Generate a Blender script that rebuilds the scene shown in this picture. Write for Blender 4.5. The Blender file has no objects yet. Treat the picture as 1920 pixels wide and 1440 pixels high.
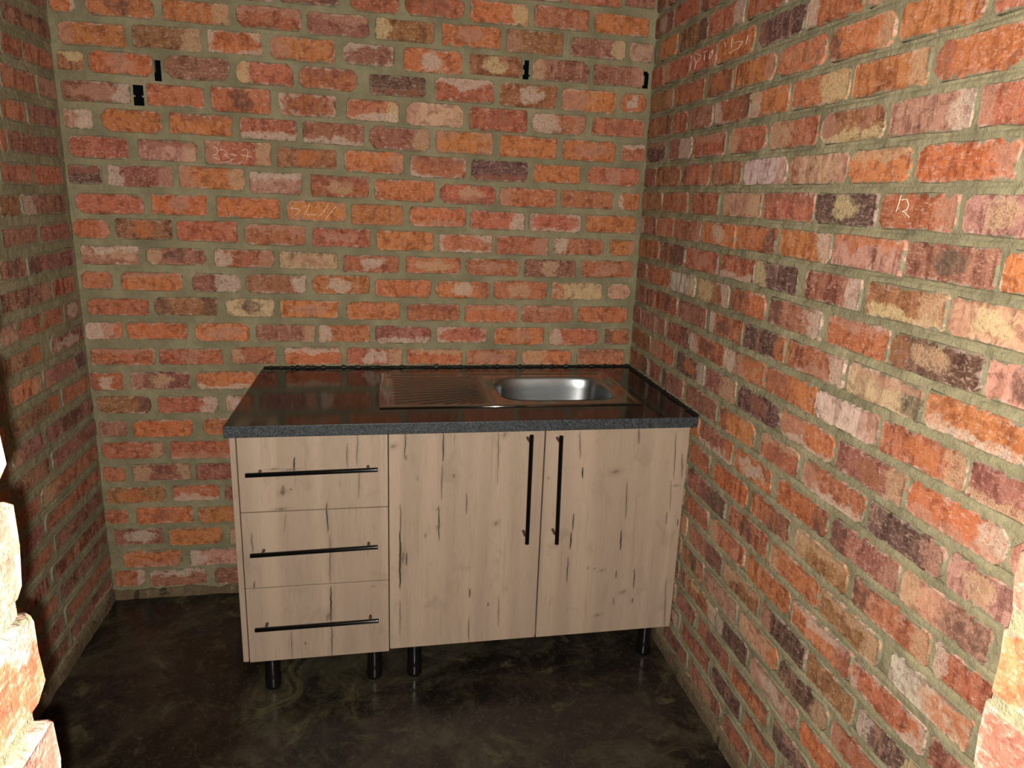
import bpy, bmesh, math, random
from mathutils import Vector, Matrix, noise

# ------------------------------------------------------------------ camera, world, lights, exposure
scene = bpy.context.scene
COL = scene.collection
YAW, PITCH, ROLL = -.2027, -.2492, .0431
CAM = Vector((1.0018, -2.5959, 1.5270))

def cam_axes():
    cy, sy = math.cos(YAW), math.sin(YAW)
    cp, sp = math.cos(PITCH), math.sin(PITCH)
    cr, sr = math.cos(ROLL), math.sin(ROLL)
    fwd = Vector((-sy*cp, cy*cp, sp)); right = Vector((cy, sy, 0)); up = right.cross(fwd)
    return cr*right + sr*up, -sr*right + cr*up, fwd
rt, up, fw = cam_axes()
cam_data = bpy.data.cameras.new('camera')
cam = bpy.data.objects.new('camera', cam_data)
COL.objects.link(cam)
cam.matrix_world = Matrix(((rt.x, up.x, -fw.x, CAM.x), (rt.y, up.y, -fw.y, CAM.y), (rt.z, up.z, -fw.z, CAM.z), (0, 0, 0, 1)))
cam_data.sensor_fit = 'HORIZONTAL'
cam_data.sensor_width = 36.0
cam_data.lens = 1320.18/1920*36.0
cam_data.shift_x = -24.56/1920
cam_data.shift_y = -14.78/1920
cam_data.clip_start = .02
scene.camera = cam

world = bpy.data.worlds.new('night')
scene.world = world
world.use_nodes = True
world.node_tree.nodes['Background'].inputs[0].default_value = (.55, .6, .7, 1)
world.node_tree.nodes['Background'].inputs[1].default_value = .004

# the phone's flash: a small lamp just beside and below the lens, its beam fading off axis
fl = bpy.data.lights.new('phone_flash', 'SPOT')
fl.energy = 200
fl.color = (1.0, .925, .82)
fl.spot_size = math.radians(176)
fl.spot_blend = .6
fl.shadow_soft_size = .004
flo = bpy.data.objects.new('phone_flash', fl)
COL.objects.link(flo)
flo.location = (.990, -2.596, 1.512)
flo.rotation_euler = (fw + rt*-.06 + up*-.02).to_track_quat('-Z', 'Y').to_euler()

scene.view_settings.view_transform = 'Standard'
scene.view_settings.look = 'None'
scene.view_settings.exposure = 0.0
scene.view_settings.gamma = 1.0
scene.view_settings.use_curve_mapping = False

# ------------------------------------------------------------------ helpers
rnd = random.Random(7)
def s2l(c):
    return tuple((v/255/12.92 if v/255 <= .04045 else ((v/255+.055)/1.055)**2.4) for v in c)
def rgba(c): return s2l(c) + (1.0,)

def link(name, me, mat=None, parent=None):
    o = bpy.data.objects.new(name, me)
    COL.objects.link(o)
    if mat is not None and me is not None and not me.materials: me.materials.append(mat)
    if parent is not None: o.parent = parent
    return o
def tag(o, label=None, cat=None, group=None, kind=None):
    if label: o['label'] = label
    if cat: o['category'] = cat
    if group: o['group'] = group
    if kind: o['kind'] = kind
    return o
def empty(name, loc=(0, 0, 0)):
    o = bpy.data.objects.new(name, None)
    COL.objects.link(o); o.location = loc; o.empty_display_size = .1
    return o
def mesh(name, verts, faces, smooth=False):
    me = bpy.data.meshes.new(name)
    me.from_pydata(verts, [], faces); me.update()
    if smooth: me.polygons.foreach_set('use_smooth', [True]*len(me.polygons))
    return me
def from_bm(name, bm, smooth=False):
    me = bpy.data.meshes.new(name)
    bm.normal_update(); bm.to_mesh(me); bm.free()
    if smooth: me.polygons.foreach_set('use_smooth', [True]*len(me.polygons))
    return me
def add_box(bm, lo, hi, bev=0.0, seg=2):
    lo, hi = Vector(lo), Vector(hi)
    r = bmesh.ops.create_cube(bm, size=1)
    for v in r['verts']:
        v.co = Vector((lo[i] + (v.co[i]+.5)*(hi[i]-lo[i]) for i in range(3)))
    if bev:
        es = list({e for v in r['verts'] for e in v.link_edges})
        bmesh.ops.bevel(bm, geom=es, offset=bev, segments=seg, affect='EDGES', profile=.5)
def box_uv(me, off=(0, 0)):
    uv = me.uv_layers.new(name='UVMap')
    for p in me.polygons:
        n = p.normal
        for li in p.loop_indices:
            c = me.vertices[me.loops[li].vertex_index].co
            if abs(n.y) >= max(abs(n.x), abs(n.z)): t = (c.x, c.z)
            elif abs(n.x) >= abs(n.z): t = (c.y+.37, c.z)
            else: t = (c.x, c.y+.61)
            uv.data[li].uv = (t[0]+off[0], t[1]+off[1])
def add_tube(bm, a, b, r0, r1=None, n=20, caps=True, bev=0.0):
    a, b = Vector(a), Vector(b)
    r1 = r0 if r1 is None else r1
    d = (b-a).normalized()
    q = d.to_track_quat('Z', 'Y')
    L = (b-a).length
    prof = [(r0-bev, 0), (r0, bev), (r0, bev*2), (r0, bev*4), (r1, L-bev*4), (r1, L-bev*2), (r1, L-bev), (r1-bev, L)] if bev else [(r0, 0), (r1, L)]
    rings = []
    for r, h in prof:
        rings.append([bm.verts.new(a + q @ Vector((r*math.cos(2*math.pi*i/n), r*math.sin(2*math.pi*i/n), h))) for i in range(n)])
    for k in range(len(rings)-1):
        for i in range(n):
            bm.faces.new((rings[k][i], rings[k][(i+1) % n], rings[k+1][(i+1) % n], rings[k+1][i]))
    if caps:
        bm.faces.new(list(reversed(rings[0]))); bm.faces.new(rings[-1])

class NT:
    """small wrapper for building node trees"""
    def __init__(s, tree): s.t = tree; s.n = tree.nodes; s.l = tree.links
    def new(s, typ, **kw):
        n = s.n.new(typ)
        for k, v in kw.items():
            if k == 'ins':
                for i, val in v.items(): s.put(n.inputs[i], val)
            else: setattr(n, k, v)
        return n
    def put(s, sock, val):
        if isinstance(val, bpy.types.NodeSocket): s.l.new(val, sock)
        else: sock.default_value = val
    def math(s, op, a, b=0.0, c=0.0, clamp=False):
        n = s.n.new('ShaderNodeMath'); n.operation = op; n.use_clamp = clamp
        s.put(n.inputs[0], a); s.put(n.inputs[1], b); s.put(n.inputs[2], c)
        return n.outputs[0]
    def rng(s, v, a, b, c=0.0, d=1.0, smooth=True):
        n = s.n.new('ShaderNodeMapRange')
        if smooth: n.interpolation_type = 'SMOOTHSTEP'
        s.put(n.inputs[0], v)
        for i, x in enumerate((a, b, c, d)): s.put(n.inputs[i+1], x)
        return n.outputs[0]
    def mix(s, f, a, b, mode='MIX'):
        n = s.n.new('ShaderNodeMix'); n.data_type = 'RGBA'; n.blend_type = mode
        s.put(n.inputs[0], f); s.put(n.inputs[6], a); s.put(n.inputs[7], b)
        return n.outputs[2]
    def noise(s, vec, scale, detail=3, rough=.55, dist=0.0, out=0):
        n = s.n.new('ShaderNodeTexNoise')
        s.put(n.inputs['Vector'], vec); n.inputs['Scale'].default_value = scale
        n.inputs['Detail'].default_value = detail; n.inputs['Roughness'].default_value = rough
        n.inputs['Distortion'].default_value = dist
        return n.outputs[out]
    def vmath(s, op, a, b=(0, 0, 0)):
        n = s.n.new('ShaderNodeVectorMath'); n.operation = op
        s.put(n.inputs[0], a); s.put(n.inputs[1], b)
        return n.outputs[0]
    def comb(s, x, y, z=0.0):
        n = s.n.new('ShaderNodeCombineXYZ')
        for i, v in enumerate((x, y, z)): s.put(n.inputs[i], v)
        return n.outputs[0]
    def sep(s, v):
        n = s.n.new('ShaderNodeSeparateXYZ'); s.put(n.inputs[0], v)
        return n.outputs
    def attr(s, name, typ='OBJECT'):
        n = s.n.new('ShaderNodeAttribute'); n.attribute_type = typ; n.attribute_name = name
        return n.outputs

def material(name, rough=.6, color=(.5, .5, .5, 1), metal=0.0, spec=.5):
    m = bpy.data.materials.new(name); m.use_nodes = True
    b = m.node_tree.nodes['Principled BSDF']
    b.inputs['Base Color'].default_value = color
    b.inputs['Roughness'].default_value = rough
    b.inputs['Metallic'].default_value = metal
    b.inputs['Specular IOR Level'].default_value = spec
    return m, NT(m.node_tree), b

MORTAR = (126, 121, 99)
# ------------------------------------------------------------------ materials
def mat_mortar():
    m, t, b = material('mortar', .95, spec=.2)
    g = t.new('ShaderNodeNewGeometry').outputs['Position']
    n1 = t.noise(g, 7, 4, .6); n2 = t.noise(g, 90, 4, .7); n3 = t.noise(g, 420, 2, .7)
    c = t.mix(t.rng(n1, .3, .7), rgba((117, 112, 88)), rgba((146, 138, 110)))
    c = t.mix(t.math('MULTIPLY', t.rng(n2, .45, .75), .55), c, rgba((112, 110, 90)))
    c = t.mix(t.math('MULTIPLY', t.rng(n2, .62, .74), .5), c, rgba((160, 159, 136)))
    t.put(b.inputs['Base Color'], c)
    bump = t.new('ShaderNodeBump', ins={'Strength': .9, 'Distance': .004, 'Height': t.math('ADD', n2, t.math('MULTIPLY', n3, .35))})
    bump2 = t.new('ShaderNodeBump', ins={'Strength': .8, 'Distance': .008, 'Height': t.noise(g, 28, 2, .5), 'Normal': bump.outputs[0]})
    t.put(b.inputs['Normal'], bump2.outputs[0])
    return m

def patch_mask(t, idx, u, v, warp, nz, stripe):
    p = t.sep(t.attr('patch_place_%d' % idx)['Vector'])     # centre u, centre v, radius u
    q = t.sep(t.attr('patch_form_%d' % idx)['Vector'])      # radius v, ring amount, stripe amount
    wu = t.math('MULTIPLY', t.math('SUBTRACT', warp[0], .5), .42)
    wv = t.math('MULTIPLY', t.math('SUBTRACT', warp[1], .5), 1.15)
    du = t.math('DIVIDE', t.math('ADD', t.math('SUBTRACT', u, p[0]), wu), p[2])
    dv = t.math('DIVIDE', t.math('ADD', t.math('SUBTRACT', v, p[1]), wv), q[0])
    d = t.math('SQRT', t.math('ADD', t.math('MULTIPLY', du, du), t.math('MULTIPLY', dv, dv)))
    d = t.math('ADD', d, t.math('MULTIPLY', t.math('SUBTRACT', nz, .5), 2.0))
    m0 = t.rng(d, 1.18, .82)
    m1 = t.math('SUBTRACT', 1.0, m0)
    ms = t.rng(stripe, .53, .60)
    a = t.math('MULTIPLY', m0, t.math('SUBTRACT', 1.0, q[1]))
    a = t.math('ADD', a, t.math('MULTIPLY', m1, q[1]))
    k = t.math('SUBTRACT', 1.0, q[2])
    return t.math('ADD', t.math('MULTIPLY', a, k), t.math('MULTIPLY', ms, q[2]))

def mat_brick():
    m, t, b = material('clay_brick', .9, spec=.25)
    uvn = t.new('ShaderNodeUVMap', uv_map='UVMap').outputs[0]
    uvs = t.sep(uvn); u, v = uvs[0], uvs[1]
    geo = t.new('ShaderNodeNewGeometry').outputs['Position']
    rid = t.new('ShaderNodeObjectInfo').outputs['Random']
    off = t.comb(t.math('MULTIPLY', rid, 37.0), t.math('MULTIPLY', rid, 91.0), t.math('MULTIPLY', rid, 53.0))
    pos = t.vmath('ADD', geo, off)
    big = t.noise(pos, 16, 4, .6, .6)
    mid = t.noise(pos, 55, 5, .65, .4)
    fine = t.noise(pos, 260, 3, .7)
    banding = t.noise(t.comb(t.math('MULTIPLY', u, 9.0), t.math('MULTIPLY', rid, 77.0), t.math('MULTIPLY', v, .55)), 1.0, 3, .6)
    base = t.attr('tone')['Vector']
    # body colour: burnt and pale clouds
    c = t.mix(t.math('MULTIPLY', t.rng(big, .5, .72), .45), base, t.mix(1.0, base, rgba((205, 190, 180)), 'MULTIPLY'))
    c = t.mix(t.math('MULTIPLY', t.rng(mid, .55, .75), .35), c, t.mix(1.0, base, rgba((140, 118, 116)), 'MULTIPLY'))
    bandamt = t.attr('banding')['Fac']
    c = t.mix(t.math('MULTIPLY', t.rng(banding, .5, .62), bandamt), c, t.mix(1.0, c, rgba((175, 150, 145)), 'MULTIPLY'))
    c = t.mix(t.math('MULTIPLY', t.rng(banding, .46, .36), t.math('MULTIPLY', bandamt, .6)), c, rgba((178, 130, 110)))
    # dry scuffs and lime smears drawn along the brick
    warp = t.sep(t.noise(pos, 21, 3, .6, 0, 1))
    scuff = t.noise(t.vmath('ADD', t.vmath('MULTIPLY', t.comb(u, t.math('MULTIPLY', v, .33)), (14, 30, 1)), off), 1.0, 4, .65, 1.2)
    c = t.mix(t.math('MULTIPLY', t.rng(scuff, .50, .68), .48), c, rgba((198, 166, 148)))
    c = t.mix(t.math('MULTIPLY', t.rng(t.noise(pos, 34, 4, .65, 1.0), .48, .64), .6), c, t.mix(1.0, c, rgba((172, 150, 150)), 'MULTIPLY'))
    # patches read off the photograph brick by brick
    nzz = t.math('ADD', t.math('MULTIPLY', big, .35), t.math('MULTIPLY', mid, .65))
    for i in (1, 2):
        mk = patch_mask(t, i, u, v, warp, nzz, banding)
        pc = t.attr('patch_tone_%d' % i)['Vector']
        pc = t.mix(t.math('MULTIPLY', t.rng(mid, .44, .64), .55), pc, t.mix(1.0, pc, rgba((196, 166, 154)), 'MULTIPLY'))
        c = t.mix(t.math('MULTIPLY', mk, t.rng(t.math('ADD', t.math('MULTIPLY', fine, .4), t.math('MULTIPLY', mid, .6)), .40, .56, .22, .84)), c, pc)
    # lime bloom near the arrises
    eu = t.math('MULTIPLY', t.math('MINIMUM', u, t.math('SUBTRACT', 1.0, u)), 3.2)
    ev = t.math('MINIMUM', v, t.math('SUBTRACT', 1.0, v))
    e = t.math('MINIMUM', eu, ev)
    bl = t.math('ADD', e, t.math('MULTIPLY', t.math('SUBTRACT', mid, .5), .8))
    bloom = t.math('MULTIPLY', t.rng(bl, .10, .02), t.rng(big, .46, .62))
    c = t.mix(t.math('MULTIPLY', bloom, .55), c, rgba((188, 164, 152)))
    # occlusion shade of the joint gaps, painted as darker arrises here and there
    c = t.mix(t.math('MULTIPLY', t.math('MULTIPLY', t.rng(bl, .20, .05), t.rng(big, .50, .36)), .5), c, t.mix(1.0, c, rgba((150, 120, 110)), 'MULTIPLY'))
    # pits, dust specks
    c = t.mix(t.math('MULTIPLY', t.rng(fine, .32, .25), .45), c, rgba((70, 45, 38)))
    c = t.mix(t.math('MULTIPLY', t.rng(fine, .68, .75), .45), c, rgba((214, 188, 168)))
    # mortar smeared over the ragged edge
    sm = t.math('ADD', e, t.math('MULTIPLY', t.math('SUBTRACT', t.noise(pos, 48, 4, .65), .5), .62))
    sa = t.attr('mortar_smear')['Fac']
    smear = t.rng(sm, t.math('ADD', sa, .045), sa)
    mc = t.mix(t.rng(mid, .4, .7), rgba(MORTAR), rgba((108, 103, 84)))
    c = t.mix(smear, c, mc)
    t.put(b.inputs['Base Color'], c)
    h = t.math('ADD', t.math('MULTIPLY', mid, 1.0), t.math('MULTIPLY', fine, .35))
    h = t.math('ADD', h, t.math('MULTIPLY', t.rng(fine, .30, .38), .4))
    bump = t.new('ShaderNodeBump', ins={'Strength': .7, 'Distance': .0035, 'Height': h})
    bump2 = t.new('ShaderNodeBump', ins={'Strength': .25, 'Distance': .005, 'Height': t.rng(e, 0, .14, 0, 1), 'Normal': bump.outputs[0]})
    t.put(b.inputs['Normal'], bump2.outputs[0])
    return m

def crack_group():
    g = bpy.data.node_groups.new('crack', 'ShaderNodeTree')
    for nm in ('U', 'V', 'x', 'z', 'half_height', 'half_width', 'strength', 'slant'):
        g.interface.new_socket(nm, in_out='INPUT', socket_type='NodeSocketFloat')
    g.interface.new_socket('mask', in_out='OUTPUT', socket_type='NodeSocketFloat')
    t = NT(g)
    gi = t.new('NodeGroupInput').outputs; go = t.new('NodeGroupOutput')
    dv = t.math('SUBTRACT', gi['V'], gi['z'])
    du = t.math('SUBTRACT', t.math('SUBTRACT', gi['U'], gi['x']), t.math('MULTIPLY', dv, gi['slant']))
    r = t.math('DIVIDE', t.math('ABSOLUTE', dv), gi['half_height'])
    w = t.math('MULTIPLY', gi['half_width'], t.math('SUBTRACT', 1.75, r))
    mw = t.rng(t.math('DIVIDE', t.math('ABSOLUTE', du), t.math('MAXIMUM', w, .00005)), 1.3, .5)
    mh = t.rng(r, 1.05, .8)
    o = t.math('MULTIPLY', t.math('MULTIPLY', mw, mh), gi['strength'])
    # soft halo around it
    halo = t.math('MULTIPLY', t.rng(t.math('ABSOLUTE', du), .009, 0, 0, .22), t.rng(r, 1.3, .4))
    t.put(go.inputs[0], t.math('MAXIMUM', o, t.math('MULTIPLY', halo, gi['strength'])))
    return g
CRACK = None
def mat_wood(name, cracks=((), ())):
    global CRACK
    if CRACK is None: CRACK = crack_group()
    m, t, b = material(name, .55, spec=.3)
    uvs = t.sep(t.new('ShaderNodeUVMap', uv_map='UVMap').outputs[0]); u, v = uvs[0], uvs[1]
    wob = t.noise(t.comb(t.math('MULTIPLY', u, 6.0), t.math('MULTIPLY', v, 24.0)), 1.0, 3, .6)
    u2 = t.math('ADD', u, t.math('MULTIPLY', t.math('SUBTRACT', wob, .5), .009))
    boards = t.noise(t.comb(t.math('MULTIPLY', u, 15.0), t.math('MULTIPLY', v, .5), 3.1), 1.0, 1, .5)
    streak = t.noise(t.comb(t.math('MULTIPLY', u2, 75.0), t.math('MULTIPLY', v, 3.0)), 1.0, 4, .6)
    grain = t.noise(t.comb(t.math('MULTIPLY', u2, 520.0), t.math('MULTIPLY', v, 16.0)), 1.0, 3, .6)
    cloud = t.noise(t.comb(t.math('MULTIPLY', u, 16.0), t.math('MULTIPLY', v, 9.0), 8.0), 1.0, 4, .6, .8)
    c = t.mix(t.rng(boards, .35, .65), rgba((152, 134, 118)), rgba((165, 146, 128)))
    c = t.mix(t.math('MULTIPLY', t.rng(streak, .5, .72), .45), c, rgba((135, 119, 102)))
    c = t.mix(t.math('MULTIPLY', t.rng(grain, .5, .72), .3), c, rgba((125, 108, 91)))
    c = t.mix(t.math('MULTIPLY', t.rng(grain, .45, .3), .25), c, rgba((175, 161, 143)))
    c = t.mix(t.math('MULTIPLY', t.rng(cloud, .54, .74), .4), c, rgba((128, 113, 97)))
    # short random pores / ticks
    tick = t.noise(t.comb(t.math('MULTIPLY', u2, 190.0), t.math('MULTIPLY', v, 9.0), 20.0), 1.0, 2, .5)
    c = t.mix(t.math('MULTIPLY', t.rng(tick, .70, .76), .55), c, rgba((99, 81, 69)))
    mask = None
    for x, z, hh, hw, s, sl in cracks[0]:
        n = t.new('ShaderNodeGroup'); n.node_tree = CRACK
        t.put(n.inputs[0], u2); t.put(n.inputs[1], v)
        for i, val in enumerate((x, z, hh, hw, s, sl)): n.inputs[i+2].default_value = val
        mask = n.outputs[0] if mask is None else t.math('MAXIMUM', mask, n.outputs[0])
    if mask is not None:
        mask = t.math('MULTIPLY', mask, t.rng(streak, .25, .42, .75, 1.0))
        c = t.mix(t.math('MULTIPLY', mask, 1.0), c, rgba((49, 39, 33)))
    for x, z, rx, rz in cracks[1]:
        dx = t.math('DIVIDE', t.math('SUBTRACT', u, x), rx); dz = t.math('DIVIDE', t.math('SUBTRACT', v, z), rz)
        dx = t.math('ADD', dx, t.math('MULTIPLY', dz, -.35))
        d = t.math('SQRT', t.math('ADD', t.math('MULTIPLY', dx, dx), t.math('MULTIPLY', dz, dz)))
        d = t.math('ADD', d, t.math('MULTIPLY', t.math('SUBTRACT', tick, .5), 1.6))
        ring = t.math('SINE', t.math('MULTIPLY', d, 11.0))
        k = t.math('MULTIPLY', t.rng(d, 1.15, .5), t.rng(ring, -.6, .7, .35, 1.0))
        c = t.mix(t.math('MULTIPLY', k, .75), c, rgba((67, 54, 45)))
        c = t.mix(t.rng(d, 3.2, .8, 0, .28), c, rgba((110, 93, 80)))
    t.put(b.inputs['Base Color'], c)
    bump = t.new('ShaderNodeBump', ins={'Strength': .25, 'Distance': .0006, 'Height': grain})
    t.put(b.inputs['Normal'], bump.outputs[0])
    return m

def mat_worktop():
    m, t, b = material('speckled_black_stone', .07, spec=.38)
    g = t.new('ShaderNodeNewGeometry')
    pos = g.outputs['Position']
    n = t.noise(pos, 330, 3, .75); n2 = t.noise(pos, 900, 2, .6); n3 = t.noise(pos, 60, 3, .6)
    c = t.mix(t.rng(n, .42, .62), rgba((20, 23, 25)), rgba((72, 80, 86)))
    c = t.mix(t.math('MULTIPLY', t.rng(n3, .45, .7), .5), c, rgba((34, 38, 42)))
    c = t.mix(t.math('MULTIPLY', t.rng(n2, .66, .74), .75), c, rgba((150, 158, 160)))
    nz = t.sep(g.outputs['Normal'])[2]
    top = t.rng(nz, .8, .95)                     # the top is polished, the front edge is only sawn and honed
    c = t.mix(top, c, t.mix(1.0, c, rgba((150, 140, 138)), 'MULTIPLY'))  # top's dimness under the grazing flash, darkened into its colour
    t.put(b.inputs['Base Color'], c)
    t.put(b.inputs['Roughness'], t.math('SUBTRACT', .5, t.math('MULTIPLY', top, .40)))
    return m

def mat_floor():
    m, t, b = material('dark_polished_concrete', .3, spec=.42)
    g = t.new('ShaderNodeNewGeometry').outputs['Position']
    a = t.noise(g, 2.4, 6, .66, 1.4); c2 = t.noise(g, 6.0, 6, .68, 1.2); f = t.noise(g, 42, 6, .72, 1.6); pz = t.noise(g, 1.5, 4, .6, 1.0)
    c = t.mix(t.rng(a, .42, .64), rgba((20, 18, 15)), rgba((58, 54, 42)))
    c = t.mix(t.math('MULTIPLY', t.rng(pz, .48, .62), .55), c, rgba((42, 33, 30)))
    c = t.mix(t.math('MULTIPLY', t.rng(c2, .54, .72), .6), c, rgba((88, 83, 61)))
    c = t.mix(t.math('MULTIPLY', t.rng(c2, .48, .36), .55), c, rgba((19, 19, 16)))
    c = t.mix(t.math('MULTIPLY', t.rng(f, .50, .72), .28), c, rgba((92, 86, 68)))
    c = t.mix(t.math('MULTIPLY', t.rng(f, .48, .36), .3), c, rgba((22, 20, 17)))
    c = t.mix(t.math('MULTIPLY', t.rng(t.noise(g, 190, 1, .5), .77, .81), .5), c, rgba((160, 155, 140)))
    t.put(b.inputs['Base Color'], c)
    t.put(b.inputs['Roughness'], t.rng(c2, .3, .8, .14, .42))
    bump = t.new('ShaderNodeBump', ins={'Strength': .15, 'Distance': .002, 'Height': c2})
    t.put(b.inputs['Normal'], bump.outputs[0])
    return m

def mat_steel(name, rough, col=(168, 166, 162), aniso=0.0):
    m, t, b = material(name, rough, rgba(col), 1.0)
    g = t.new('ShaderNodeNewGeometry').outputs['Position']
    n = t.noise(t.vmath('MULTIPLY', g, (20, 400, 60)), 1.0, 2, .5)
    t.put(b.inputs['Roughness'], t.rng(n, .3, .7, rough*.97, rough*1.04))
    return m

MORT = mat_mortar()
BRICK = mat_brick()
STONE = mat_worktop()
FLOOR = mat_floor()
BLACK = material('black_gloss_metal', .10, rgba((8, 8, 9)), 0.0, .4)[0]
PLASTIC = material('black_plastic', .22, rgba((14, 14, 15)), 0.0, .5)[0]
BRONZE = material('dull_post_metal', .4, rgba((92, 76, 64)), .6)[0]
CHALKM = material('white_chalk', 1.0, rgba((240, 225, 210)), 0, .1)[0]
SEAL = material('black_sealant', .5, rgba((9, 9, 9)), 0, .4)[0]
CEIL = material('raw_concrete', .9, rgba((120, 118, 110)), 0, .2)[0]
DIRTY = mat_mortar()
DIRTY.name = 'dirty_mortar'
dt = NT(DIRTY.node_tree); db = DIRTY.node_tree.nodes['Principled BSDF']
dsrc = db.inputs['Base Color'].links[0].from_socket
dg = dt.new('ShaderNodeNewGeometry').outputs['Position']
dc = dt.mix(dt.rng(dt.noise(dg, 34, 4, .7, 1.0), .42, .62), dt.mix(1.0, dsrc, rgba((196, 186, 176)), 'MULTIPLY'), rgba((96, 78, 62)))
dc = dt.mix(dt.rng(dt.noise(dg, 70, 4, .7, .6), .62, .7, 0, .8), dc, rgba((178, 168, 150)))
dc = dt.mix(dt.rng(dt.noise(dg, 19, 3, .6, .6), .6, .68, 0, .8), dc, rgba((44, 38, 32)))
dt.put(db.inputs['Base Color'], dc)
STEEL = mat_steel('stainless_steel', .12, (146, 150, 152))
BOWL = mat_steel('satin_stainless_steel', .32, (160, 166, 169))
DARK = material('shadow_gap_board', .8, rgba((60, 50, 42)), 0, .2)[0]  # plain dark brown board for the cabinet backs

# ------------------------------------------------------------------ survey of the brickwork (millimetres)
# row: start end (offset height) tone patches | ...   row 25 is the lowest course, each course is 85 mm
ROWS_BACK = """
-1: 1631 1822 0 64 r|1836 1946 9 65 m
0: 678 863 4 57 m dr|899 1059 1 65 r|1077 1274 3 64 r mi|1293 1494 3 70 o yr|1513 1709 5 70 r ps|1729 1931 2 68 o
1: 7 76 3 57 o wr|105 300 7 63 o dc|324 524 8 64 o cr|545 744 10 68 r pt|760 958 7 70 m pt|978 1174 7 68 b yl|1198 1401 7 72 o pc|1420 1621 6 76 b pl|1648 1849 4 66 m yr|1866 1953 3 64 p
2: 21 213 4 69 o pl|230 434 11 70 b cr|452 620 13 69 o we|641 848 9 73 o pl|871 1041 9 68 m we|1068 1269 5 77 o wc|1293 1479 6 68 b yc|1515 1720 7 72 m ps cl|1737 1923 4 68 m cs pr
3: 8 86 8 58 b yt|98 284 11 68 o pc|317 515 13 72 m|533 713 11 70 r yl|729 918 10 70 r mt|959 1146 3 65 d mb|1176 1382 4 78 r wt|1401 1608 2 79 b wc|1625 1829 -2 76 o pL|1843 1944 2 66 r wc
4: 13 211 7 64 m pi wr|257 431 9 67 r|452 637 10 80 o dc|661 847 8 73 r we|881 1056 4 70 r yr wb|1077 1278 3 77 c pl|1297 1503 0 78 r mc|1519 1719 -1 68 r wL pr|1743 1942 0 64 r md
5: 7 94 8 63 p wR|119 299 9 71 o|319 513 11 66 o mt|534 718 8 69 r wb|737 936 7 70 m wb|954 1162 3 76 m cr|1181 1384 2 76 o pe|1407 1618 -1 76 o|1635 1839 -2 74 o pi|1864 1953 0 64 r wt
6: 15 191 9 69 r|219 400 9 67 p cr mt|422 632 12 77 r cr pl|648 846 7 65 b oc|869 1071 6 74 o pr|1092 1291 0 74 r we mt|1307 1513 -3 73 d mb|1534 1710 -3 66 o|1734 1939 -2 66 r pc
7: 6 103 7 59 d mt|119 318 9 68 m wl pr|336 543 13 73 o cr pl|556 729 6 72 p wt|755 952 4 74 r cc mt|970 1179 1 74 o|1198 1399 -4 68 r cc mb|1413 1624 -6 68 o pl|1638 1842 -4 66 r|1863 1947 -4 66 o wl
8: 15 221 2 67 r|245 419 7 68 o pc|447 653 6 70 o|673 875 4 70 o pe|890 1070 -2 72 o|1092 1292 -1 71 o pb|1308 1511 -6 66 r wr|1525 1724 -8 68 r we|1742 1940 -5 65 o
9: 1 111 5 63 o pr|129 302 8 68 b oc|315 510 8 71 r|533 735 3 71 r pt|755 955 0 66 r pi|974 1178 -4 71 o|1194 1392 -7 66 r we|1405 1603 -10 69 r pr|1623 1817 -7 64 r wl|1842 1941 -7 61 o pr
10: 14 193 5 65 p wt mb|214 405 6 57 m cl dc|430 625 5 63 r wl pr|642 841 3 60 c pi|859 1055 -4 63 r wc|1077 1276 -4 62 r ci|1296 1495 -6 63 r pi|1515 1714 -6 66 m cc|1735 1940 -4 65 r pc
11: 8 103 5 60 r|130 323 5 63 o pt|353 512 4 63 m wR|527 732 4 68 m wr bc|750 950 5 69 o wc|969 1170 -4 66 o|1186 1387 -7 65 o wc mr|1400 1608 -5 68 r cc|1625 1825 -5 67 c rl|1847 1937 -3 63 p ct
12: 17 211 1 59 r|225 431 5 65 b dl dr|457 620 3 66 c dc|638 840 1 64 o pi|868 1057 -3 67 o|1083 1276 -7 66 r mt|1296 1498 -9 69 o pt|1512 1714 -8 67 r pt|1732 1933 -9 64 o
13: 1 120 3 61 p wL or|131 327 4 61 o|350 532 1 68 o pi|553 757 -1 64 m cr ps|766 951 -3 64 r wl|967 1171 -6 66 m wb|1191 1382 -6 63 r we|1409 1603 -10 67 o pc|1624 1824 -11 68 r wl|1845 1948 -10 62 b dl oc
14: 11 214 -2 61 r pt|228 438 -4 59 r pc|465 616 1 62 r cl|646 848 -1 66 o wt|864 1067 -3 63 r wc cr|1083 1289 -5 61 o ct|1303 1498 -7 59 r pi|1516 1717 -8 59 o cL|1739 1932 -7 63 r mt
15: -1 104 -6 65 r wc ml|127 323 -5 65 m cc pl|341 551 -5 67 o wb
16: 13 188 -6 65 b dr|208 410 -8 62 r wr|437 639 -6 57 r wl
17: 10 102 -10 57 m|120 320 -12 66 o|353 554 -9 65 o
18: 11 218 -7 65 r cr|236 445 -11 69 r pb
19: 5 81 -12 57 r|105 302 -8 65 m cl cr|317 521 -13 65 m dr
20: 6 211 -10 64 b oc|232 395 -9 63 r wb|413 618 -15 62 m
21: -2 75 -8 61 r|102 296 -9 68 o md|315 525 -15 65 o
22: 20 189 -6 67 m wi|207 393 -15 72 o|419 618 -21 65 m cl
23: 42 246 -14 69 o pb|272 484 -18 70 p wl
24: 4 110 -5 69 r wr|126 326 -11 67 m wt|355 558 -16 75 m
25: 35 239 9 49 m
"""
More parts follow.
